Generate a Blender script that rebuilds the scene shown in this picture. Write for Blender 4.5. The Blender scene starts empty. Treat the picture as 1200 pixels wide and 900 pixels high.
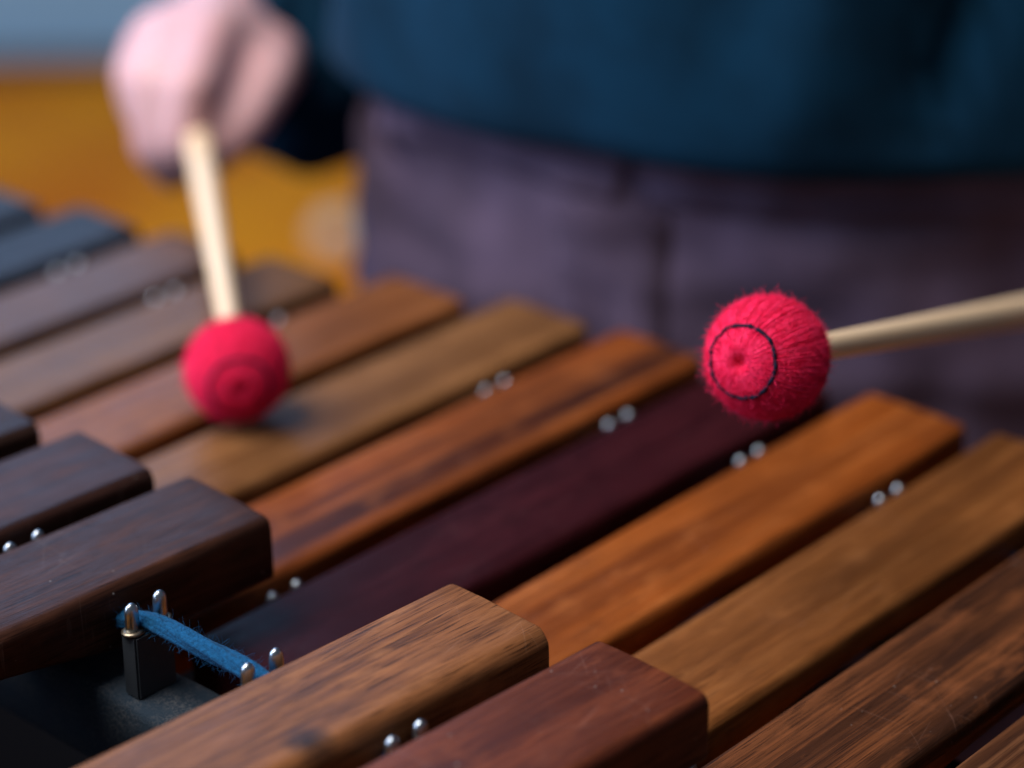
import bpy, bmesh, math, random
from mathutils import Vector, Matrix, noise
random.seed(7)
P = .05            # one bar pitch in metres; shapes below are written in pitches
ZB = .95           # height of the playing surface above the floor
S = bpy.context.scene
COL = S.collection
sin, cos, pi = math.sin, math.cos, math.pi

def W(p): return Vector((p[0]*P, p[1]*P, p[2]*P + ZB))

# ------------------------------------------------------------------ helpers
def link(name, me, mat=None, parent=None, loc=(0, 0, 0)):
    o = bpy.data.objects.new(name, me); COL.objects.link(o)
    o.location = loc
    if mat and me is not None: me.materials.append(mat)
    if parent: o.parent = parent
    return o
def mesh(name, verts, faces, smooth=True):
    me = bpy.data.meshes.new(name)
    me.from_pydata([tuple(v) for v in verts], [], faces)
    bm = bmesh.new(); bm.from_mesh(me); bmesh.ops.recalc_face_normals(bm, faces=bm.faces); bm.to_mesh(me); bm.free()
    if smooth: me.shade_smooth()
    return me
def empty(name, loc=(0, 0, 0), rot=None):
    o = bpy.data.objects.new(name, None); COL.objects.link(o); o.location = loc
    o.empty_display_size = .02
    if rot is not None: o.rotation_mode = 'QUATERNION'; o.rotation_quaternion = rot
    return o
def tag(o, label=None, cat=None, group=None, kind=None):
    if label: o['label'] = label
    if cat: o['category'] = cat
    if group: o['group'] = group
    if kind: o['kind'] = kind
    return o

class MB:
    def __init__(s): s.v = []; s.f = []
    def add(s, vs, fs):
        n = len(s.v); s.v += [Vector(v) for v in vs]; s.f += [tuple(i+n for i in f) for f in fs]
    def loft(s, rings, caps=True, closed=True):
        n = len(rings[0]); vs = [v for r in rings for v in r]; fs = []
        for i in range(len(rings)-1):
            for j in range(n if closed else n-1):
                k = (j+1) % n
                fs.append((i*n+j, i*n+k, (i+1)*n+k, (i+1)*n+j))
        if caps:
            fs.append(tuple(range(n))[::-1]); fs.append(tuple((len(rings)-1)*n+j for j in range(n)))
        s.add(vs, fs)
    def tube(s, pts, rad, n=8, caps=True):
        pts = [Vector(p) for p in pts]; m = len(pts)
        if not isinstance(rad, (list, tuple)): rad = [rad]*m
        rings = []; u = None
        for i, p in enumerate(pts):
            t = (pts[min(i+1, m-1)] - pts[max(i-1, 0)]).normalized()
            if u is None: u = t.orthogonal().normalized()
            u = (u - t*u.dot(t)).normalized(); w = t.cross(u)
            rings.append([p + (u*cos(2*pi*j/n) + w*sin(2*pi*j/n))*rad[i] for j in range(n)])
        s.loft(rings, caps)
    def box(s, lo, hi):
        x0, y0, z0 = lo; x1, y1, z1 = hi
        s.add([(x0,y0,z0),(x1,y0,z0),(x1,y1,z0),(x0,y1,z0),(x0,y0,z1),(x1,y0,z1),(x1,y1,z1),(x0,y1,z1)],
              [(3,2,1,0),(4,5,6,7),(0,1,5,4),(1,2,6,5),(2,3,7,6),(3,0,4,7)])
    def build(s, name, mat=None, parent=None, loc=(0, 0, 0), smooth=True, scale=1.0):
        return link(name, mesh(name, [v*scale for v in s.v], s.f, smooth), mat, parent, loc)

# ------------------------------------------------------------------ materials
def new_mat(name):
    m = bpy.data.materials.new(name); m.use_nodes = True
    nt = m.node_tree; b = nt.nodes['Principled BSDF']
    return m, nt, b
def node(nt, t, **kw):
    n = nt.nodes.new(t)
    for k, v in kw.items():
        if k.startswith('in_'):
            key = k[3:]; key = int(key) if key.isdigit() else key.replace('_', ' ')
            n.inputs[key].default_value = v
        else: setattr(n, k, v)
    return n
def lnk(nt, a, b): nt.links.new(a, b)
def mapping(nt, scale, loc=(0, 0, 0), rot=(0, 0, 0)):
    tc = node(nt, 'ShaderNodeTexCoord'); mp = node(nt, 'ShaderNodeMapping')
    mp.inputs['Scale'].default_value = scale; mp.inputs['Location'].default_value = loc; mp.inputs['Rotation'].default_value = rot
    lnk(nt, tc.outputs['Object'], mp.inputs['Vector']); return mp.outputs['Vector']
def ntex(nt, vec, scale=1, detail=4, rough=.55, dist=0):
    n = node(nt, 'ShaderNodeTexNoise'); n.inputs['Scale'].default_value = scale; n.inputs['Detail'].default_value = detail
    n.inputs['Roughness'].default_value = rough; n.inputs['Distortion'].default_value = dist
    if vec is not None: lnk(nt, vec, n.inputs['Vector'])
    return n.outputs['Fac']
def ramp(nt, fac, a, b, ca=(0, 0, 0, 1), cb=(1, 1, 1, 1)):
    r = node(nt, 'ShaderNodeValToRGB'); e = r.color_ramp.elements
    e[0].position = a; e[1].position = b; e[0].color = ca; e[1].color = cb
    lnk(nt, fac, r.inputs['Fac']); return r.outputs['Color']
def mix(nt, fac, a, b, mode='MIX'):
    m = node(nt, 'ShaderNodeMix', data_type='RGBA', blend_type=mode)
    for sock, val in ((m.inputs[0], fac), (m.inputs[6], a), (m.inputs[7], b)):
        if hasattr(val, 'is_output'): lnk(nt, val, sock)
        elif isinstance(val, (int, float)): sock.default_value = val
        else: sock.default_value = (*val, 1) if len(val) == 3 else val
    return m.outputs[2]
def bump(nt, b, h, strength, dist):
    n = node(nt, 'ShaderNodeBump'); n.inputs['Strength'].default_value = strength; n.inputs['Distance'].default_value = dist
    lnk(nt, h, n.inputs['Height']); lnk(nt, n.outputs['Normal'], b.inputs['Normal'])

def wood(name, base, dark, light, stripe=.5, freq=1.0, seed=0, rough=.4, wear=.3, pores=.6, spot=None, lo=.42, hi=.62, spec=.16):
    m, nt, b = new_mat(name)
    o = (seed*1.7, seed*.9, seed*2.3)
    # broad bands of heartwood, running along the bar and slowly wandering
    v1 = mapping(nt, (85*freq, 3.2*freq, 85*freq), o)
    n1 = ntex(nt, v1, 1, 3, .5, .6)
    v2 = mapping(nt, (430*freq, 6, 430*freq), o)
    n2 = ntex(nt, v2, 1, 4, .6, .3)
    v3 = mapping(nt, (3000, 60, 3000), o)
    n3 = ntex(nt, v3, 1, 2, .6)
    v4 = mapping(nt, (30, 13, 30), o)
    n4 = ntex(nt, v4, 1, 4, .6, .4)
    n5 = ntex(nt, mapping(nt, (120, 45, 120), o), 1, 4, .6)
    c = mix(nt, ramp(nt, n4, .35, .7), base, [x*.62+y*.38 for x, y in zip(base, light)])
    c = mix(nt, ramp(nt, n1, lo, hi, (0,0,0,1), (stripe,)*3+(1,)), c, dark)
    c = mix(nt, ramp(nt, n2, .50, .66, (0,0,0,1), (.68,)*3+(1,)), c, light)
    c = mix(nt, ramp(nt, n2, .34, .47, (.68,)*3+(1,), (0,0,0,1)), c, dark)
    c = mix(nt, ramp(nt, n3, .36, .46, (pores,)*3+(1,), (0,0,0,1)), c, [x*.35 for x in dark])
    c = mix(nt, ramp(nt, n4, .42, .66, (0,0,0,1), (.72,)*3+(1,)), c, [x*.45+y*.55*.6 for x, y in zip(dark, base)])
    c = mix(nt, ramp(nt, n5, .55, .75, (0,0,0,1), (.45,)*3+(1,)), c, [x*1.15 for x in light])
    # scratches in two directions and pale specks of dust
    if wear:
        vm = mapping(nt, (26, 26, 26), o); msk = ntex(nt, vm, 1, 2)
        for rot, sc in ((.75, 1), (-.28, .8), (1.5, 1.1), (2.2, .9)):
            m2 = node(nt, 'ShaderNodeMapping'); m2.inputs['Scale'].default_value = (1700*sc, 26, 60); m2.inputs['Location'].default_value = o
            lnk(nt, mapping(nt, (1, 1, 1), (0, 0, 0), (0, 0, rot)), m2.inputs['Vector']); vs = m2.outputs['Vector']
            s1 = ramp(nt, ntex(nt, vs, 1, 1, .4), .70, .74, (0,0,0,1), (wear*.42,)*3+(1,))
            s1 = mix(nt, 1.0, s1, ramp(nt, msk, .50, .68), 'MULTIPLY')
            c = mix(nt, s1, c, [min(1, x*1.2+.16) for x in light])
        vo = node(nt, 'ShaderNodeTexVoronoi'); vo.inputs['Scale'].default_value = 1
        lnk(nt, mapping(nt, (210, 210, 210), o), vo.inputs['Vector'])
        sp = ramp(nt, vo.outputs['Distance'], .035, .075, (wear*1.3,)*3+(1,), (0,0,0,1))
        sp = mix(nt, 1.0, sp, ramp(nt, msk, .52, .6), 'MULTIPLY')
        c = mix(nt, sp, c, (.5, .47, .45))
    if spot:
        tc = node(nt, 'ShaderNodeTexCoord'); d = node(nt, 'ShaderNodeVectorMath', operation='DISTANCE')
        nv = node(nt, 'ShaderNodeTexNoise'); nv.inputs['Scale'].default_value = 380
        lnk(nt, tc.outputs['Object'], nv.inputs['Vector'])
        wv = node(nt, 'ShaderNodeVectorMath', operation='MULTIPLY_ADD')
        lnk(nt, nv.outputs['Color'], wv.inputs[0]); wv.inputs[1].default_value = (.003,)*3; lnk(nt, tc.outputs['Object'], wv.inputs[2])
        lnk(nt, wv.outputs[0], d.inputs[0]); d.inputs[1].default_value = spot
        c = mix(nt, ramp(nt, d.outputs['Value'], .0034, .0048, (.97,)*3+(1,), (0,0,0,1)), c, (.012, .01, .012))
    lnk(nt, c, b.inputs['Base Color'])
    r = node(nt, 'ShaderNodeMapRange'); lnk(nt, mix(nt, .55, n2, n5), r.inputs['Value']); r.inputs['From Min'].default_value = .3; r.inputs['From Max'].default_value = .7
    r.inputs['To Min'].default_value = rough-.09; r.inputs['To Max'].default_value = rough+.14
    lnk(nt, r.outputs['Result'], b.inputs['Roughness'])
    b.inputs['Specular IOR Level'].default_value = spec
    bump(nt, b, mix(nt, .6, n2, n3), .3, .0007)
    return m

def plain(name, col, rough=.5, metal=0, spec=.5, var=.0, vscale=40, bmp=0, bscale=900, sheen=0):
    m, nt, b = new_mat(name)
    b.inputs['Roughness'].default_value = rough; b.inputs['Metallic'].default_value = metal
    b.inputs['Specular IOR Level'].default_value = spec
    n = ntex(nt, mapping(nt, (vscale,)*3), 1, 4)
    lnk(nt, mix(nt, ramp(nt, n, .35, .65), [x*(1-var) for x in col], [min(1, x*(1+var)) for x in col]), b.inputs['Base Color'])
    if bmp: bump(nt, b, ntex(nt, mapping(nt, (bscale,)*3), 1, 3), bmp, .0008)
    if sheen:
        b.inputs['Sheen Weight'].default_value = sheen; b.inputs['Sheen Roughness'].default_value = .5
        b.inputs['Sheen Tint'].default_value = (*[min(1, x*1.5+.1) for x in col], 1)
    return m

M_steel = plain('plated_steel', (.46, .52, .57), .3, 1, var=.12, vscale=300, bmp=.15, bscale=500)
M_black = plain('black_plastic', (.014, .020, .028), .62, var=.2, bmp=.1)
M_washer = plain('brass_washer', (.32, .27, .2), .4, 1)
M_tube = plain('dark_resonator', (.002, .002, .0025), .8, 0, .05)
M_cord = plain('blue_yarn', (.005, .070, .175), .92, spec=.15, var=.25, vscale=900, bmp=.5, bscale=1400, sheen=.25)
M_navy = plain('navy_thread', (.008, .009, .03), .8, spec=.2, var=.3)
M_sweater = plain('navy_wool', (.002, .029, .066), .9, spec=.12, var=.25, vscale=25, bmp=.3, bscale=500, sheen=.12)
M_trouser = plain('mauve_cotton', (.088, .063, .108), .85, spec=.2, var=.22, vscale=22, bmp=.25, bscale=700, sheen=.1)
M_shoe = plain('brown_leather', (.05, .03, .02), .5)
M_wall = plain('pale_blue_paint', (.28, .56, .85), .7, var=.06, vscale=3)
M_skirt = plain('brown_skirting', (.10, .06, .035), .5)

def felt_mat():
    m, nt, b = new_mat('grey_felt')
    n = ntex(nt, mapping(nt, (1300,)*3), 1, 4, .7); n2 = ntex(nt, mapping(nt, (110,)*3), 1, 4)
    c = mix(nt, ramp(nt, n, .42, .7), (.012, .024, .04), (.075, .08, .088))
    c = mix(nt, ramp(nt, n2, .4, .65), c, (.018, .032, .05))
    lnk(nt, c, b.inputs['Base Color']); b.inputs['Roughness'].default_value = .95; b.inputs['Specular IOR Level'].default_value = .15
    bump(nt, b, n, .6, .0008); return m
M_felt = felt_mat()
def skin_mat():
    m, nt, b = new_mat('skin')
    n = ntex(nt, mapping(nt, (45,)*3), 1, 4)
    lnk(nt, mix(nt, ramp(nt, n, .35, .65), (.66, .37, .39), (.74, .46, .48)), b.inputs['Base Color'])
    b.inputs['Roughness'].default_value = .5; b.inputs['Subsurface Weight'].default_value = .12
    b.inputs['Subsurface Radius'].default_value = (.01, .004, .003); b.inputs['Subsurface Scale'].default_value = .6
    return m
M_skin = skin_mat()
def floor_mat():
    m, nt, b = new_mat('ochre_floor')
    n = ntex(nt, mapping(nt, (2, 30, 2), rot=(0, 0, .7)), 1, 4); n2 = ntex(nt, mapping(nt, (3.2,)*3), 1, 3)
    c = mix(nt, ramp(nt, n, .35, .65), (.90, .27, .003), (.95, .35, .005))
    c = mix(nt, ramp(nt, n2, .4, .65), c, (.72, .18, .003))
    lnk(nt, c, b.inputs['Base Color']); b.inputs['Roughness'].default_value = .5; b.inputs['Specular IOR Level'].default_value = .08
    return m
M_floor = floor_mat()
def birch_mat():
    m, nt, b = new_mat('pale_birch')
    n = ntex(nt, mapping(nt, (700, 700, 12)), 1, 3)
    lnk(nt, mix(nt, ramp(nt, n, .35, .65), (.84, .60, .37), (.92, .73, .51)), b.inputs['Base Color'])
    b.inputs['Roughness'].default_value = .42; bump(nt, b, n, .1, .0004); return m
M_birch = birch_mat()
def yarn_mat():
    m, nt, b = new_mat('crimson_yarn')
    n = ntex(nt, mapping(nt, (420,)*3), 1, 3, .6); n2 = ntex(nt, mapping(nt, (1600,)*3), 1, 2)
    c = mix(nt, ramp(nt, n, .35, .68), (.84, .009, .080), (.96, .038, .150))
    c = mix(nt, ramp(nt, n2, .6, .78, (0,0,0,1), (.5,)*3+(1,)), c, (.92, .07, .16))
    lnk(nt, c, b.inputs['Base Color']); b.inputs['Roughness'].default_value = .85; b.inputs['Specular IOR Level'].default_value = .15
    b.inputs['Sheen Weight'].default_value = .25; b.inputs['Sheen Roughness'].default_value = .4; b.inputs['Sheen Tint'].default_value = (1, .12, .3, 1)
    bump(nt, b, n2, .4, .0005); return m
M_yarn = yarn_mat()

# ------------------------------------------------------------------ the setting
mb = MB(); mb.box((-9, -6, -.05), (6, 9, 0)); fl = mb.build('floor', M_floor, smooth=False); tag(fl, kind='structure')
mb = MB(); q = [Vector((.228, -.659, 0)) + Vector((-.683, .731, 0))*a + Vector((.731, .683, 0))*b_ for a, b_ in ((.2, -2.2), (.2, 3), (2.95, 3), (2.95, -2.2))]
mb.add([(p.x, p.y, z) for z in (0, .006) for p in q], [(0,1,2,3),(4,5,6,7),(0,1,5,4),(1,2,6,5),(2,3,7,6),(3,0,4,7)]); tag(mb.build('black_shade_sheet', None, smooth=False), kind='structure').data.materials.append(plain('black_shade_sheet', (.003, .003, .003), .95, spec=.02, bmp=.4))  # added black sheet, stands in for the shade seen through the bar gaps
fh = Vector((-.683, .731, 0)); sd = Vector((.731, .683, 0)); wp = Vector((-3.167, 1.727, 0))
def wallbox(name, mat, t0, t1, z0, z1, u0, u1):
    mb = MB(); q = []
    for z in (z0, z1):
        for t, u in ((t0, u0), (t1, u0), (t1, u1), (t0, u1)):
            p = wp + fh*t + sd*u; q.append((p.x, p.y, z))
    mb.add(q, [(0,1,2,3),(4,5,6,7),(0,1,5,4),(1,2,6,5),(2,3,7,6),(3,0,4,7)])
    return mb.build(name, mat, smooth=False)
tag(wallbox('back_wall', M_wall, .018, .15, 0, 2.9, -2.5, 4.5), kind='structure')
tag(wallbox('skirting', M_skirt, 0, .018, 0, .028, -2.5, 4.5), kind='structure')

# ------------------------------------------------------------------ bars
def make_bar(name, x0, y0, y1, ztop, width, th, ang, mat, seed, arch=.42, rad=.06, erad=.022):
    """a bar lying along y; origin at its middle, underside cut to an arch"""
    rnd = random.Random(seed)
    L = y1-y0; n = 30; ys = []
    h = L/2
    ys = [-h, -h+.012, -h+erad] + [-h+erad+(2*h-2*erad)*i/n for i in range(1, n)] + [h-erad, h-.012, h]
    rings = []
    w = width/2
    for y in ys:
        d = h-abs(y)
        ins = 0 if d >= erad else erad-math.sqrt(max(0, erad**2-(erad-d)**2))
        a = abs(y)/h
        t = 0 if a > .56 else (1-(a/.56)**2)**1.4
        zb = -th + arch*th*t
        zt = 0
        prof = []
        rr = rad
        # top right, going over the top to the left, then down and under
        K = 5
        hw = w - ins
        jit = lambda: (noise.noise(Vector((y*1.7, seed*3.1, len(prof)*.6))))*.009
        for i in range(K+1):
            q = pi/2*i/K; prof.append((hw-rr+rr*cos(q)+jit(), zt-ins-rr+rr*sin(q)+jit()*.6))
        for i in range(1, 6):
            prof.append((hw-rr-(2*hw-2*rr)*i/6, zt-ins+.004*sin(pi*i/6)+jit()*.4))
        for i in range(K+1):
            q = pi/2+pi/2*i/K; prof.append((-hw+rr+rr*cos(q)+jit(), zt-ins-rr+rr*sin(q)+jit()*.6))
        b = .04
        prof += [(-hw, zb+ins+b), (-hw+b*.3, zb+ins+b*.3), (-hw+b, zb+ins), (hw-b, zb+ins), (hw-b*.3, zb+ins+b*.3), (hw, zb+ins+b)]
        rings.append([Vector((px, y, pz)) for px, pz in prof])
    mb = MB(); mb.loft(rings)
    o = mb.build(name, mat, loc=W((x0, (y0+y1)/2, ztop)), scale=P)
    o.rotation_euler.z = -ang
    # caps must stay flat
    for p in o.data.polygons:
        if len(p.vertices) > 6: p.use_smooth = False
    return o

TH = .37
NW, AW = .81, .80
# natural row: index counts away from the near right corner
woods = {
 1: wood('wood_stripe_b', (0.1098,0.0385,0.0140), (0.0274,0.0105,0.0063), (0.2038,0.0840,0.0350), .85, 1.2, 31, .42),
 2: wood('wood_stripe', (0.1279,0.0441,0.0152), (0.0239,0.0099,0.0068), (0.2559,0.0822,0.0267), .95, 1.15, 2, .40, .32, .9, lo=.38, hi=.58),
 3: wood('wood_golden', (0.2053,0.0695,0.0165), (0.0913,0.0296,0.0087), (0.3011,0.1173,0.0331), .5, .8, 3, .42, .18),
 4: wood('wood_orange', (0.2733,0.0647,0.0083), (0.1036,0.0250,0.0065), (0.3770,0.1201,0.0277), .6, .7, 4, .38, .30),
 5: wood('wood_purple', (0.0364,0.0058,0.0086), (0.0143,0.0029,0.0050), (0.0554,0.0108,0.0151), .6, .9, 5, .42, .12, spec=.06),
 6: wood('wood_flame', (0.2415,0.0568,0.0103), (0.0313,0.0095,0.0069), (0.3220,0.0989,0.0241), .95, .55, 6.4, .38, .2, lo=.46, hi=.56),
 7: wood('wood_tan', (0.2178,0.0945,0.0324), (0.0927,0.0378,0.0135), (0.2966,0.1395,0.0540), .6, .6, 7, .40, .2),
 8: wood('wood_amber', (0.2363,0.0765,0.0198), (0.0945,0.0306,0.0099), (0.3024,0.1215,0.0450), .5, .8, 8, .38, .2),
 9: wood('wood_umber', (0.1482,0.0684,0.0266), (0.0642,0.0285,0.0142), (0.2174,0.1092,0.0522), .6, .7, 9, .38, .2),
 10: wood('wood_mauve', (0.1105,0.0510,0.0298), (0.0510,0.0255,0.0170), (0.1615,0.0850,0.0510), .6, .8, 10, .36, .2),
 11: wood('wood_slate', (0.0140,0.0126,0.0154), (0.0070,0.0070,0.0077), (0.0245,0.0224,0.0266), .6, .8, 11, .32, .1, spec=.10),
 12: wood('wood_slate_b', (0.0140,0.0126,0.0154), (0.0070,0.0070,0.0077), (0.0245,0.0224,0.0266), .6, .8, 12, .32, .1, spec=.10),
}
yfar = {1: .45, 2: .25, 3: .05, 4: .0, 5: -.15, 6: -.30, 7: -.40, 8: -.66, 9: -1.01, 10: -1.15, 11: -1.31, 12: -1.52}
ynear = {i: -5.28 + (0.02*(i-5)) for i in range(1, 13)}
nlab = {
 1: 'dark brown bar showing only a sliver in the near right corner of the row',
 2: 'dark and orange streaked bar in the near row beside the golden brown bar',
 3: 'golden brown bar between the bright orange bar and the dark streaked bar',
 4: 'bright orange brown bar right beside the very dark purple bar',
 5: 'very dark purple bar lying under the right hand mallet head',
 6: 'orange bar with dark lengthwise flame stripes beside the purple bar',
 7: 'light tan bar directly behind the flame striped orange bar',
 8: 'amber brown bar under the blurred left mallet, behind the light tan bar',
 9: 'dull umber brown bar crossed by the pale stick of the left mallet',
 10: 'mauve brown blurred bar next to the blue sheened dark bar',
 11: 'blurred dark bar with a blue sheen near the yellow floor, second from the far end',
 12: 'blurred dark bar at the far left end of the row, cut by the frame',
}
for i in range(1, 13):
    o = make_bar('marimba_bar', -i, ynear[i], yfar[i], 0, NW, TH, 0.0, woods[i], 10+i)
    tag(o, nlab[i], 'marimba bar', 'long lower row of marimba bars')
awood = {
 0: wood('wood_ebony_a', (0.0394,0.0195,0.0150), (0.0158,0.0090,0.0083), (0.0669,0.0338,0.0255), .6, .9, 21, .38, .15, spec=.09),
 1: wood('wood_ebony_b', (0.0495,0.0210,0.0165), (0.0182,0.0090,0.0083), (0.0908,0.0375,0.0270), .7, .7, 22.5, .36, .2, spec=.09),
 2: wood('wood_ebony_c', (0.0484,0.0194,0.0122), (0.0177,0.0079,0.0065), (0.0887,0.0331,0.0173), .5, 1.0, 23, .37, .4, .85, spec=.09),
 4: wood('wood_walnut', (0.2247,0.0848,0.0296), (0.0784,0.0286,0.0119), (0.3447,0.1478,0.0591), .65, .9, 24.3, .42, .5, 1.0, spot=(.0160, .0462, .0012)),
 5: wood('wood_rosewood', (0.1405,0.0319,0.0106), (0.0468,0.0106,0.0064), (0.2050,0.0553,0.0213), .9, 1.0, 25, .40, .32, 1.0, lo=.40, hi=.58),
}
HA, DA = .7236, -7.509
afar = {0: -4.93, 1: -4.87, 2: -4.82, 4: -4.71, 5: -4.64}
alab = {
 0: 'very dark bar end of the raised row just entering at the left frame edge',
 1: 'dark reddish brown raised bar between the two other dark bars at left',
 2: 'big dark raised bar with a worn edge beside the bare blue cord',
 4: 'walnut brown raised bar with fine grain, scratches and a dark spot',
 5: 'reddish brown scratched raised bar nearest the bottom of the photo',
}
AANG = math.radians(3.2)
for k in (0, 1, 2, 4, 5):
    # the raised row fans out a little: rotate about the far end
    L = 4.9; xf = k+DA + {0: .02, 1: .03, 2: .0, 4: .02, 5: .03}[k]; yf = afar[k]
    ang = AANG * (1 if k < 4 else .9)
    xc = xf - sin(ang)*(-L/2)*-1; yc = yf - cos(ang)*L/2
    o = make_bar('marimba_bar', xc, yc-L/2, yc+L/2, HA, AW, TH+.03, ang, awood[k], 40+k, rad=.07 if k != 4 else .10, erad=.02)
    tag(o, alab[k], 'marimba bar', 'short raised row of marimba bars')

# ------------------------------------------------------------------ rails with posts, cords
def pin_mesh():
    mb = MB(); prof = []
    for z, r in ((0, 1), (.05, 1), (.115, 1), (.145, .93), (.165, .75), (.178, .42), (.182, .05)):
        prof.append((z, r))
    rings = []
    for z, r in prof:
        rings.append([Vector((.033*r*cos(2*pi*j/14), .043*r*sin(2*pi*j/14)*(1 if abs(sin(2*pi*j/14)) < .9 else .96), z))*P for j in range(14)])
    mb.loft(rings); return mesh('pin', mb.v, mb.f)
PIN = pin_mesh(); PIN.materials.append(M_steel)
def washer_mesh():
    mb = MB()
    rings = [[Vector((r*.9*cos(2*pi*j/14), r*sin(2*pi*j/14), z))*P for j in range(14)] for z, r in ((0, .066), (.012, .066), (.018, .05))]
    mb.loft(rings); return mesh('washer', mb.v, mb.f)
WASHER = washer_mesh(); WASHER.materials.append(M_washer)
def post_mesh(h):
    bm = bmesh.new(); bmesh.ops.create_cube(bm, size=1)
    for v in bm.verts: v.co = Vector((v.co.x*.125, v.co.y*.27, v.co.z*h - h/2))*P
    bmesh.ops.bevel(bm, geom=[e for e in bm.edges], offset=.012*P, segments=2, affect='EDGES')
    me = bpy.data.meshes.new('post'); bm.to_mesh(me); bm.free(); me.materials.append(M_black); return me
def rail(label, xa, ya, xb, yb, ztop, width, height, zblock, xs, felt=True):
    r = empty('support_rail', W((xa, ya, ztop-height)))
    tag(r, label, 'support rail', 'rails carrying the bar posts')
    a = Vector((xa, ya, 0)); b = Vector((xb, yb, 0)); d = (b-a).normalized(); nrm = Vector((-d.y, d.x, 0))
    mb = MB(); rings = []
    for i in range(41):
        p = a+(b-a)*i/40
        q = []
        w = width/2
        for (n_, z_) in ((-w, -height), (-w, -.06), (-w+.008, -.028), (-w+.024, -.008), (-w+.06, 0), (0, .006), (w-.06, 0), (w-.015, -.012), (w, -.05), (w, -height)):
            jz = noise.noise(Vector((p.x*2, n_*5, ya)))*.012
            q.append(p-a+nrm*n_+Vector((0, 0, z_+height+(jz if z_ > -.1 else 0))))
        rings.append(q)
    mb.loft(rings); mb.build('beam', M_felt if felt else M_black, r, scale=P)
    hp = zblock-ztop
    pm = post_mesh(hp)
    for x in xs:
        y = ya+(yb-ya)*(x-xa)/(xb-xa)
        tilt = random.uniform(-.02, .02)
        po = link('post', pm, None, r, Vector((x-xa, y-ya, zblock-ztop+height))*P); po.rotation_euler = (tilt, random.uniform(-.015, .015), 0)
        for s in (-1, 1):
            pi_ = link('pin', PIN, None, po, Vector((0, .098*s, -.004))*P); pi_.rotation_euler = (0, 0, random.uniform(-.15, .15))
            wa = link('washer', WASHER, None, po, Vector((0, .098*s, -.001))*P)
    return r
acx = lambda y: 0
rail('dark felted rail under the raised bars with black posts in the open gap', -8.2, -5.93, -1.0, -5.86, .15, .42, .5, .54, [-7.05, -6.01, -4.97, -4.05, -3.01, -2.0])
rail('rail under the long bars on the player side with its row of steel pins', -12.9, -2.55, -.4, -.63, -.60, .40, .5, -.185, [-i-.45 for i in range(3, 12) if i != 7], False)
rail('rail under the long bars beside the raised row, mostly hidden', -12.9, -4.62, -.4, -4.40, -.60, .40, .3, -.185, [-i-.45 for i in range(1, 12)], False)

def cord(label, p0, p1, rad, fuzz, segs=120, seed=1, sag=None):
    rnd = random.Random(seed); p0 = Vector(p0); p1 = Vector(p1); mb = MB()
    ax = (p1-p0); L = ax.length; ax.normalize(); u = Vector((0, 0, 1)); w = ax.cross(u).normalized()
    def cen(t):
        x = (p0 + (p1-p0)*t)
        return x + Vector((0, 0, sag(x.x) if sag else 0))
    # core plus twisted plies
    mb.tube([cen(i/segs) for i in range(segs+1)], rad*.84, 12)
    for k in range(5):
        pts = []
        for i in range(segs*3+1):
            t = i/(segs*3); a = 2*pi*k/5 + t*L*2.2 + .3*noise.noise(Vector((t*L*3, k, seed)))
            pts.append(cen(t) + (u*cos(a)+w*sin(a))*rad*.60)
        mb.tube(pts, [rad*.38*(1+.14*noise.noise(Vector((i*.35, k*9, seed)))) for i in range(len(pts))], 6)
    for _ in range(fuzz):
        t = rnd.random(); a = rnd.uniform(0, 2*pi); n = u*cos(a)+w*sin(a); p = cen(t)+n*rad*.85
        d = (n*rnd.uniform(.2, 1)+ax*rnd.uniform(-1, 1)+w*rnd.uniform(-.5, .5)).normalized(); l = rnd.uniform(.012, .07)
        c2 = d.cross(ax).normalized() if d.cross(ax).length > .1 else w
        bend = rnd.uniform(-.5, .5)
        mb.tube([p, p+d*l*.4+c2*bend*l*.15, p+d*l*.75+c2*bend*l*.45, p+d*l+c2*bend*l*.9], [.0008, .0007, .0006, .0003], 3)
    o = mb.build('cord', M_cord, loc=W((0, 0, 0)), scale=P)
    tag(o, label, 'cord', 'cords threaded through the bars'); return o
cord('fuzzy bright blue cord stretched bare across the gap between two posts of the raised row', (-7.9, -5.925, .585), (-1.2, -5.862, .585), .061, 2600, 150, 3, lambda x: -.10*(1-math.exp(-((x+4.5)/.62)**6)))
cord('blue cord running through the long bars along the player side pins', (-12.8, -2.535, -.25), (-.5, -.645, -.25), .04, 0, 160, 4)
cord('blue cord running through the long bars beside the raised row', (-12.8, -4.618, -.25), (-.5, -4.402, -.25), .04, 0, 160, 5)

def resonators(label, xs, yf, ztop, r, zbot):
    root = empty('resonator_bank', W((xs[0], yf(xs[0]), ztop-1)))
    tag(root, label, 'resonators', 'banks of dark resonator tubes')
    for x in xs:
        mb = MB(); n = 28
        prof = [(r, 0), (r, zbot), (r*.9, zbot), (r*.9, -.02), (r*.94, 0)]
        rings = [[Vector((q*cos(2*pi*j/n), q*sin(2*pi*j/n), z)) for j in range(n)] for q, z in ((r*.9, zbot+.05), (r*.93, 0), (r, 0), (r, zbot))]
        mb.loft(rings); mb.build('tube', M_tube, root, loc=Vector((x-xs[0], yf(x)-yf(xs[0]), 1))*P, scale=P)
    mb = MB(); a = Vector((-.6, 0, .6)); b = Vector((xs[-1]-xs[0]+.6, 0, .6))
    for s in (-1, 1):
        mb.box((min(a.x-.0, b.x), s*(r+.06)-.03, -5.5), (max(a.x, b.x), s*(r+.06)+.03, .7))
    mb.build('side_band', M_tube, root, scale=P)
    return root
resonators('dark resonator tubes hanging under the long lower row', [-i for i in range(1, 13)], lambda x: -2.9, -.75, .47, -7)
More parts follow.
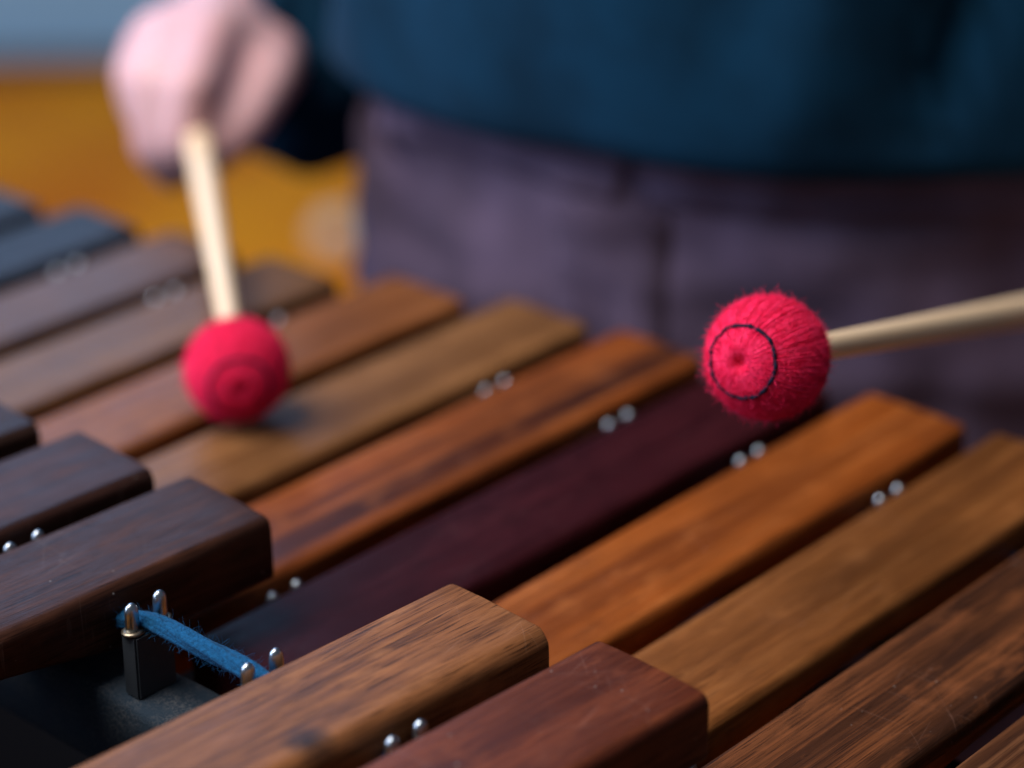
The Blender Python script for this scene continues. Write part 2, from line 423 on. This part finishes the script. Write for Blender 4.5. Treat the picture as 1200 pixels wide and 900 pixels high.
resonators('dark resonator tubes hanging under the short raised row', [k+DA-.1 for k in (0, 1, 2, 3, 4, 5)], lambda x: -7.3, -.2, .47, -6)

# ------------------------------------------------------------------ mallets
HR = .344
def mallet_head():
    rnd = random.Random(5); mb = MB()
    def prof(th):
        # slightly squat ball, drawn in at the pole where all the strands meet
        r = HR*.965*(1-.03*cos(2*th))
        r *= 1+.012*sin(3*th+1)
        r -= .085*math.exp(-(th/.085)**2) + .05*math.exp(-((pi-th)/.2)**2)
        return r
    n, m = 96, 48; rings = []
    for i in range(1, m):
        th = pi*i/m; r = prof(th)*.985
        rings.append([Vector((r*sin(th)*cos(2*pi*j/n), r*sin(th)*sin(2*pi*j/n), r*cos(th))) for j in range(n)])
    mb.loft(rings)
    N = 250
    for k in range(N):
        ph = 2*pi*k/N + rnd.uniform(-.03, .03); tw = rnd.uniform(-.16, .16); lift = rnd.uniform(-.005, .005)
        t0 = rnd.uniform(.035, .10) if k % 2 else rnd.uniform(.1, .24); t1 = pi-rnd.uniform(.12, .3)
        pts = []; rad = []
        sd_ = rnd.random()*50
        for i in range(25):
            th = t0+(t1-t0)*i/24
            a = ph + tw*(th-pi/2)*.5 + .035*noise.noise(Vector((th*2.2, sd_, 0)))/max(.35, sin(th))
            r = prof(th)+lift*sin(th)+.004*noise.noise(Vector((th*5, sd_, 3)))
            pts.append(Vector((r*sin(th)*cos(a), r*sin(th)*sin(a), r*cos(th))))
            rad.append(  .0085*(.35+.65*min(1, sin(th)*1.6)))
        mb.tube(pts, rad, 5)
    for _ in range(18000):
        th = math.acos(rnd.uniform(-1, 1)); a = rnd.uniform(0, 2*pi); r = prof(th)+.004
        nrm = Vector((sin(th)*cos(a), sin(th)*sin(a), cos(th))); tg = Vector((cos(th)*cos(a), cos(th)*sin(a), -sin(th))); bt = nrm.cross(tg)
        p = nrm*r; l = rnd.uniform(.012, .042) if rnd.random() < .93 else rnd.uniform(.05, .09)
        if th < .5: l *= .6
        d = (nrm*rnd.uniform(.05, .5)+tg*rnd.uniform(-1, 1)+bt*rnd.uniform(-.6, .6)).normalized(); c2 = nrm.cross(d); bend = rnd.uniform(-.6, .6)
        mb.tube([p, p+d*l*.5+c2*bend*l*.2, p+d*l+c2*bend*l*.7], [.0012, .0010, .0004], 3)
    return mesh('head', [v*P for v in mb.v], mb.f)
def ring_mesh():
    rnd = random.Random(9); mb = MB(); th0 = math.radians(36.5); pts = []
    K = 160
    for i in range(K+1):
        a = 2*pi*i/K; th = th0+.035*noise.noise(Vector((cos(a)*2, sin(a)*2, 1)))
        r = HR*.985*(1-.03*cos(2*th))+.004+.004*sin(a*17)
        pts.append(Vector((r*sin(th)*cos(a), r*sin(th)*sin(a), r*cos(th))))
    mb.tube(pts, [.0112*(1+.6*noise.noise(Vector((i*.45, 2, 2)))) for i in range(K+1)], 6)
    for k in range(17):
        a = 2*pi*(k+.3)/17+rnd.uniform(-.05, .05)
        q = [Vector((HR*.995*sin(th0+e)*cos(a+s), HR*.995*sin(th0+e)*sin(a+s), HR*.995*cos(th0+e)))*z for e, s, z in ((-.012, -.04, 1.0), (.0, 0, 1.02), (.035, .035, 1.0))]
        mb.tube(q, [.006, .0085, .004], 5)
    return mesh('stitching', [v*P for v in mb.v], mb.f)
def stick_mesh():
    mb = MB(); pts = []; rad = []
    for i in range(33):
        t = i/32; z = -.25-8.0*t; d = -z
        pts.append((0, 0, z)); rad.append(.071+.0105*d if d < 5 else .1235+.004*(d-5))
    rad[-1] *= .35; rad[-2] *= .96
    pts[-1] = (0, 0, -8.03)
    mb.tube(pts, rad, 20)
    return mesh('stick', [v*P for v in mb.v], mb.f)
HEAD, RING, STICK = mallet_head(), ring_mesh(), stick_mesh()
def quat(axis): return Vector(axis).to_track_quat('Z', 'Y')
rh0 = Vector((-3.202, -2.780, 1.579)); rdir = (Vector((-3.670, .752, .557))-rh0).normalized()
lh0 = Vector((-7.321, -3.164, .385)); ldir = (Vector((-11.222, -.144, .392))-lh0).normalized()
mr = empty('mallet', W(rh0), quat(-rdir))
tag(mr, 'sharp crimson yarn mallet held above the bars, stick reaching the right edge', 'mallet', 'pair of red yarn mallets')
hd = link('yarn_head', HEAD, M_yarn, mr); st = link('stitching', RING, M_navy, hd); sk = link('stick', STICK, M_birch, mr)
ml = mr.copy(); COL.objects.link(ml); ml.location = W(lh0); ml.rotation_quaternion = quat(-ldir)
for ch in (hd, sk):
    c = ch.copy(); COL.objects.link(c); c.parent = ml
    if ch is hd:
        g = st.copy(); COL.objects.link(g); g.parent = c
ml['label'] = 'blurred crimson yarn mallet in the visible fist, its head resting on a bar'

# ------------------------------------------------------------------ the player
CB = Vector((-7.72, 3.28, 0)); nb = Vector((.22, -.9755, 0)); sb = Vector((.9755, .22, 0))
def remesh(mb, name, mat, parent, voxel, smooth_it=6, disp=None):
    me = mesh(name, [v*P for v in mb.v], mb.f)
    o = bpy.data.objects.new(name, me); COL.objects.link(o)
    r = o.modifiers.new('r', 'REMESH'); r.mode = 'VOXEL'; r.voxel_size = voxel; r.use_smooth_shade = True
    sm = o.modifiers.new('s', 'SMOOTH'); sm.factor = .5; sm.iterations = smooth_it
    dg = bpy.context.evaluated_depsgraph_get(); dg.update()
    nm = bpy.data.meshes.new_from_object(o.evaluated_get(dg))
    bpy.data.objects.remove(o); nm.name = name
    if disp:
        for v in nm.vertices: v.co += v.normal*disp(v.co/P)*P
    nm.shade_smooth(); nm.materials.clear()
    return link(name, nm, mat, parent, (0, 0, 0))
def ball(mb, c, rx, ry=None, rz=None, n=16, axes=None):
    ry = ry or rx; rz = rz or rx; c = Vector(c); rings = []
    for i in range(n//2+1):
        th = pi*(i+.02)/(n//2+.04)
        q = []
        for j in range(n):
            l = Vector((rx*sin(th)*cos(2*pi*j/n), ry*sin(th)*sin(2*pi*j/n), rz*cos(th)))
            if axes: l = axes[0]*l.x+axes[1]*l.y+axes[2]*l.z
            q.append(c+l)
        rings.append(q)
    mb.loft(rings)
def limb(mb, pts, n=14):
    """tapered limb through (point, radius) pairs, ball at each joint"""
    for p, r in pts: ball(mb, p, r, n=n)
    for (p, r), (q, s) in zip(pts, pts[1:]): mb.tube([p, q], [r*.985, s*.985], n)
AX = (sb, nb, Vector((0, 0, 1)))
def at(s, n, z): return CB + sb*s + nb*n + Vector((0, 0, z))
root = empty('person', W((CB.x, CB.y, -ZB/P)))
tag(root, 'person in a navy sweater and mauve trousers playing with red mallets', 'person')
root_off = -Vector(root.location)
body = MB()
# torso, neck, head
for z, a, b_ in ((-1.6, 3.0, 2.0), (-.4, 3.1, 2.0), (.9, 2.9, 1.9), (2.4, 2.8, 1.8), (4.0, 3.0, 1.95), (5.4, 3.2, 1.9), (6.4, 2.9, 1.5)):
    ball(body, at(0, .1+z*.06, z), a, b_, 1.5, 24, AX)
limb(body, [(at(0, .4, 7.2), 1.15), (at(0, .7, 8.8), 1.05)])
hc = at(0, 1.15, 11.0)
ball(body, hc, 1.5, 1.9, 2.15, 24, AX); ball(body, hc+nb*.9+Vector((0, 0, -1.1)), 1.05, .95, 1.0, 16, AX)
limb(body, [(hc+nb*1.85+Vector((0, 0, .25)), .18), (hc+nb*2.25+Vector((0, 0, -.45)), .27)])
for s in (-1, 1):
    ball(body, hc+sb*1.5*s+Vector((0, 0, -.1)), .2, .45, .65, 12, AX)
    ball(body, hc+sb*.62*s+nb*1.72+Vector((0, 0, .2)), .3, .16, .22, 12, AX)
ball(body, hc+nb*1.78+Vector((0, 0, -1.15)), .5, .2, .14, 12, AX)
# legs and feet
for s in (-1, 1):
    limb(body, [(at(1.55*s, 0, -1.8), 1.6), (at(1.7*s, .3, -9), 1.1), (at(1.75*s, -.1, -12), 1.0), (at(1.8*s, -.2, -17.6), .75)])
    limb(body, [(at(1.8*s, -.5, -18.1), .75), (at(1.85*s, 1.2, -18.25), .72), (at(1.95*s, 2.8, -18.5), .45)])
# right arm: shoulder, elbow, wrist, then the fist round the left mallet of the picture
shR, elR, wrR = at(-3.3, .5, 6.6), Vector((-13.2, 3.1, -.15)), Vector((-12.45, 1.25, .62))
limb(body, [(shR, 1.1), (elR, .78), (wrR, .55)])
H = {'palm':(-11.75,.60,.74),'idxM':(-11.58,.42,1.03),'idxP':(-11.10,-.25,.80),'idxD':(-11.13,-.36,.36),'idxT':(-11.14,-.22,.10),
 'midM':(-11.86,.30,1.02),'midP':(-11.50,-.35,.78),'midD':(-11.45,-.44,.25),'midT':(-11.43,-.28,-.04),
 'rinM':(-12.13,.26,.92),'rinP':(-11.85,-.24,.72),'rinD':(-11.86,-.20,.40),'rinT':(-11.84,.05,.16),
 'litM':(-12.38,.32,.77),'litP':(-12.18,-.02,.62),'litD':(-12.20,.08,.38),'litT':(-12.15,.30,.22),
 'thC':(-11.58,1.02,.62),'thM':(-11.17,.66,.64),'thI':(-10.90,.10,.42),'thT':(-10.97,-.20,.18)}
H = {k: Vector(v) for k, v in H.items()}
def fist(H, wr):
    limb(body, [(wr, .52), (H['palm'], .50)])
    for k in ('idx', 'mid', 'rin', 'lit'):
        f = {'idx': 1, 'mid': 1.02, 'rin': .96, 'lit': .84}[k]
        limb(body, [(wr.lerp(H['palm'], .6), .40*f), (H[k+'M'], .275*f), (H[k+'P'], .235*f), (H[k+'D'], .205*f), (H[k+'T'], .165*f)], 12)
    limb(body, [(H['idxM'], .26), (H['litM'], .22)], 12)
    limb(body, [(wr.lerp(H['palm'], .3), .38), (H['thC'], .36), (H['thM'], .265), (H['thI'], .22), (H['thT'], .17)], 12)
fist(H, wrR)
# left arm: the same fist mirrored on to the other stick, just outside the picture
g = rh0 + rdir*5.6
shL, elL = at(3.3, .5, 6.6), Vector((-1.9, 6.2, 1.6))
zc = Vector((0, 0, 1)); sl = zc.cross(rdir).normalized()
src_g = lh0 + ldir*4.93; sl0 = zc.cross(ldir).normalized(); up0 = ldir.cross(sl0); up1 = rdir.cross(sl)
def tr(v):
    d = v-src_g; return g + rdir*d.dot(ldir) - sl*d.dot(sl0) + up1*d.dot(up0)
H2 = {k: tr(v) for k, v in H.items()}; wrL = tr(wrR)
limb(body, [(shL, 1.1), (elL, .78), (wrL, .55)])
fist(H2, wrL)
bo = remesh(body, 'body', M_skin, root, .0042, 7)
bo.location = Vector((0, 0, ZB)) + root_off

def ellipse_loft(mb, rows, n=96, fold=None, caps=True):
    rings = []
    for (z, a, b_, s, q) in rows:
        r = []
        for j in range(n):
            t = 2*pi*j/n
            zz = z(t) if callable(z) else z
            p = at(s+a*cos(t), q+b_*sin(t), zz)
            d = (sb*cos(t)*b_+nb*sin(t)*a).normalized()
            if fold: p += d*fold(t, zz)
            r.append(p)
        rings.append(r)
    mb.loft(rings, caps)
# trousers: hips and two legs
def tf(t, z):
    v = Vector((cos(t)*3.2, sin(t)*3.2, z*.9))
    creases = noise.noise(Vector((v.x*.9+z*.7, v.y*.9, z*1.5)))*.14+.07*noise.noise(Vector((v.x*.7-z*1.6, v.y*1.2, z*2.6+4)))
    # folds fanning from the crotch
    d = t-pi/2
    fan = .09*sin(9*d + 2.4*z*(1 if d > 0 else -1))*math.exp(-(d/.9)**2)*max(0, min(1, 1.3-z))
    return creases + fan + .05*noise.noise(v*2.3)
tz = [1.9-.13*i for i in range(41)]
mb = MB()
ellipse_loft(mb, [(z, 3.62+.10*min(2.5, 1.9-z), 2.62+.06*min(2.5, 1.9-z), 0, 0) for z in tz], 240, tf)
for s in (-1, 1):
    rings = []
    for z, r in ((-2.6, 1.86), (-5, 1.75), (-7, 1.6), (-9, 1.5), (-12, 1.35), (-15, 1.25), (-17.6, 1.2)):
        rings.append([at(1.75*s+r*cos(2*pi*j/40), .1+r*1.05*sin(2*pi*j/40), z) + Vector((0, 0, 0)) + (sb*cos(2*pi*j/40)+nb*sin(2*pi*j/40))*.12*noise.noise(Vector((j*.4, z*.8, s))) for j in range(40)])
    mb.loft(rings)
tr_o = mb.build('trousers', M_trouser, root, scale=P); tr_o.location = Vector((0, 0, ZB)) + root_off
# fly flap and belt loops on the waistband
def strip(name, t0, t1, z0, z1, mat, par, lift, w_n=4, h_n=24):
    mb = MB(); g0 = []
    for lay in (lift, -.06):
        rows = []
        for i in range(h_n+1):
            z = z0+(z1-z0)*i/h_n; row = []
            for j in range(w_n+1):
                t = t0+(t1-t0)*j/w_n
                a = 3.62+.10*(1.9-z); b_ = 2.62+.06*(1.9-z)
                d = (sb*cos(t)*b_+nb*sin(t)*a).normalized()
                row.append(at(a*cos(t), b_*sin(t), z)+d*(tf(t, z)+lay*(1 if 0 < j < w_n or lay < 0 else .3)))
            rows.append(row)
        g0.append(rows)
    vs = [v for rows in g0 for row in rows for v in row]; W_ = w_n+1; Hn = h_n+1; fs = []
    for lay in (0, 1):
        for i in range(h_n):
            for j in range(w_n):
                a_ = lay*W_*Hn+i*W_+j; fs.append((a_, a_+1, a_+W_+1, a_+W_))
    def idx(l, i, j): return l*W_*Hn+i*W_+j
    for i in range(h_n):
        for j in (0, w_n): fs.append((idx(0,i,j), idx(0,i+1,j), idx(1,i+1,j), idx(1,i,j)))
    for j in range(w_n):
        for i in (0, h_n): fs.append((idx(0,i,j), idx(0,i,j+1), idx(1,i,j+1), idx(1,i,j)))
    mb.add(vs, fs); return mb.build(name, mat, par, scale=P)
strip('fly_flap', pi/2-.10, pi/2+.16, -2.2, .85, M_trouser, tr_o, .012)
for t in (pi/2+.72, pi/2+1.35): strip('belt_loop', t-.05, t+.05, .35, 1.25, M_trouser, tr_o, .07)
strip('waistband', .02, pi-.02, .55, 1.2, M_trouser, tr_o, .03, 180, 6)

# sweater: torso with a soft hem, two sleeves
def sf(t, z):
    v = Vector((cos(t)*2.4, sin(t)*2.4, z*.35))
    f = .20*noise.noise(Vector((v.x*.8, v.y*.8, z*.25+3))) + .10*noise.noise(Vector((v.x*1.5+z*.6, v.y*1.5, z*.6)))
    # one deep slanting fold on the player's left side
    d = t-(1.02-.10*(z-1)); f -= .30*math.exp(-(d/.045)**2)*min(1, max(0, (z-1.2)/.6))
    d2 = t-(1.22-.06*(z-1)); f += .14*math.exp(-(d2/.10)**2)*min(1, max(0, (z-.9)/.8))
    return f
def hem(t): return 1.0+.05*noise.noise(Vector((cos(t)*2, sin(t)*2, 7))) - .34*max(0, -cos(t)*.9+.1*sin(t))**1.5
rows = []
for i, (dz, a, b_) in enumerate(((.25, 3.70, 2.72), (.06, 3.80, 2.80), (0, 3.92, 2.92), (.02, 4.02, 3.02), (.10, 4.08, 3.08), (.25, 4.08, 3.10), (.5, 4.05, 3.12), (.9, 4.02, 3.14), (1.4, 3.98, 3.14), (2.0, 3.95, 3.1), (2.7, 3.95, 3.05), (3.5, 3.98, 2.98), (4.4, 4.0, 2.85), (5.3, 3.9, 2.6), (6.0, 3.5, 2.3), (6.6, 2.6, 1.9), (6.9, 1.6, 1.5))):
    rows.append(((lambda t, dz=dz: hem(t)*(max(0, 1-dz/5))+ (dz if dz < 5 else dz) + (min(1, dz/5))), a, b_, 0, .0 + .05*dz))
mb = MB(); ellipse_loft(mb, rows, 140, sf)
def sleeve(pts, seed):
    # dense rings with soft creases
    cs = []; P_ = [Vector(p) for p, r in pts]; R_ = [r for p, r in pts]
    N = 14
    for i in range(len(P_)-1):
        for k in range(N):
            t = k/N; cs.append((P_[i].lerp(P_[i+1], t), R_[i]+(R_[i+1]-R_[i])*t))
    cs.append((P_[-1], R_[-1]))
    for _ in range(6):
        cs = [cs[0]]+[((cs[i-1][0]+cs[i][0]*2+cs[i+1][0])/4, (cs[i-1][1]+cs[i][1]*2+cs[i+1][1])/4) for i in range(1, len(cs)-1)]+[cs[-1]]
    n = 48; u = None; rings = []
    for i, (p, r) in enumerate(cs):
        t = (cs[min(i+1, len(cs)-1)][0]-cs[max(i-1, 0)][0]).normalized()
        if u is None: u = t.orthogonal().normalized()
        u = (u-t*u.dot(t)).normalized(); w = t.cross(u)
        q = []
        for j in range(n):
            a = 2*pi*j/n
            rr = r*(1+.10*noise.noise(Vector((cos(a)*1.2, sin(a)*1.2, i*.16+seed)))+.04*noise.noise(Vector((cos(a)*3, sin(a)*3, i*.4+seed))))
            q.append(p+(u*cos(a)+w*sin(a))*rr)
        rings.append(q)
    mb.loft(rings)
cuffR = wrR + (wrR-elR).normalized()*.02
sleeve([(at(-2.0, .4, 6.0), 1.2), (at(-3.0, .5, 6.5), 1.5), (shR.lerp(elR, .12), 1.5), (shR.lerp(elR, .55), 1.28), (elR, 1.05), (Vector((-12.45, 2.35, .02)), .92), (Vector((-12.2, 1.95, .14)), .88), (cuffR, .76)], 2)
sleeve([(at(2.0, .4, 6.0), 1.2), (at(3.0, .5, 6.5), 1.5), (shL.lerp(elL, .12), 1.5), (shL.lerp(elL, .55), 1.25), (elL, 1.1), (elL.lerp(wrL, .55), .95), (wrL, .75)], 9)
sw = mb.build('sweater', M_sweater, root, scale=P); sw.location = Vector((0, 0, ZB)) + root_off
# hair and shoes, outside the picture
hb = MB(); ball(hb, hc-nb*.25+Vector((0, 0, .55)), 1.68, 1.85, 1.9, 20, AX)
M_hair = plain('brown_hair', (.06, .035, .02), .6, var=.4, vscale=200)
o = hb.build('hair', M_hair, root, scale=P); o.location = Vector((0, 0, ZB)) + root_off
for s in (-1, 1):
    hb = MB(); limb(hb, [(at(1.8*s, -.7, -18.2), .82), (at(1.85*s, 1.2, -18.3), .82), (at(1.95*s, 3.0, -18.5), .58)])
    o = remesh(hb, 'shoe', M_shoe, root, .006, 4); o.location = Vector((0, 0, ZB)) + root_off

# pale round stand-in on the floor, added for a blurred highlight of unknown source
bl = MB(); ball(bl, (0, 0, .03), .030, .030, .028, 20)
bo_ = bl.build('ball', plain('cream_stand_in', (.85, .72, .55), .4), loc=(-2.157, 1.546, 0))
tag(bo_, 'small pale round stand-in for a blurred highlight, added on the yellow floor beside the trousers', 'ball')

# ------------------------------------------------------------------ light
def area(name, loc, target, sx, sy, power, col):
    l = bpy.data.lights.new(name, 'AREA'); l.shape = 'RECTANGLE'; l.size = sx; l.size_y = sy; l.energy = power; l.color = col
    o = bpy.data.objects.new(name, l); COL.objects.link(o); o.location = loc
    o.rotation_euler = (Vector(target)-Vector(loc)).to_track_quat('-Z', 'Y').to_euler(); return o
area('window_light', (-2.35, 1.2, 2.45), (-.3, -.15, .95), 1.9, 1.2, 38, (.36, .58, 1.0))
area('side_window_light', (-2.15, -1.75, 1.75), (-.4, 0, .95), 1.5, 1.2, 46, (.60, .72, 1.0))
area('ceiling_light', (-.80, -1.0, 2.85), (-.4, -.0, .95), 1.4, 1.4, 68, (1.0, .92, .86))
w = bpy.data.worlds.new('World'); S.world = w; w.use_nodes = True
w.node_tree.nodes['Background'].inputs[0].default_value = (.55, .72, 1, 1); w.node_tree.nodes['Background'].inputs[1].default_value = .10

# ------------------------------------------------------------------ camera
cam = bpy.data.cameras.new('camera'); co = bpy.data.objects.new('camera', cam); COL.objects.link(co)
f = Vector((-.61743322, .66099774, -.42644837)); r = Vector((.73546386, .67740087, -.01486552)); u = Vector((-.27905042, .32281583, .90438974))
co.matrix_world = Matrix(((r.x, u.x, -f.x, 0), (r.y, u.y, -f.y, 0), (r.z, u.z, -f.z, 0), (0, 0, 0, 1)))
co.location = W((4.55764, -13.18043, 7.52179))
cam.sensor_width = 36; cam.lens = 2967.3/1200*36; cam.clip_start = .05; cam.clip_end = 60
cam.dof.use_dof = True; cam.dof.focus_distance = 13.4*P; cam.dof.aperture_fstop = 4.2
S.camera = co
S.render.engine = 'CYCLES'; S.cycles.use_denoising = True
S.view_settings.view_transform = 'Standard'; S.view_settings.look = 'None'; S.view_settings.exposure = 0; S.view_settings.gamma = 1
S.cycles.max_bounces = 6
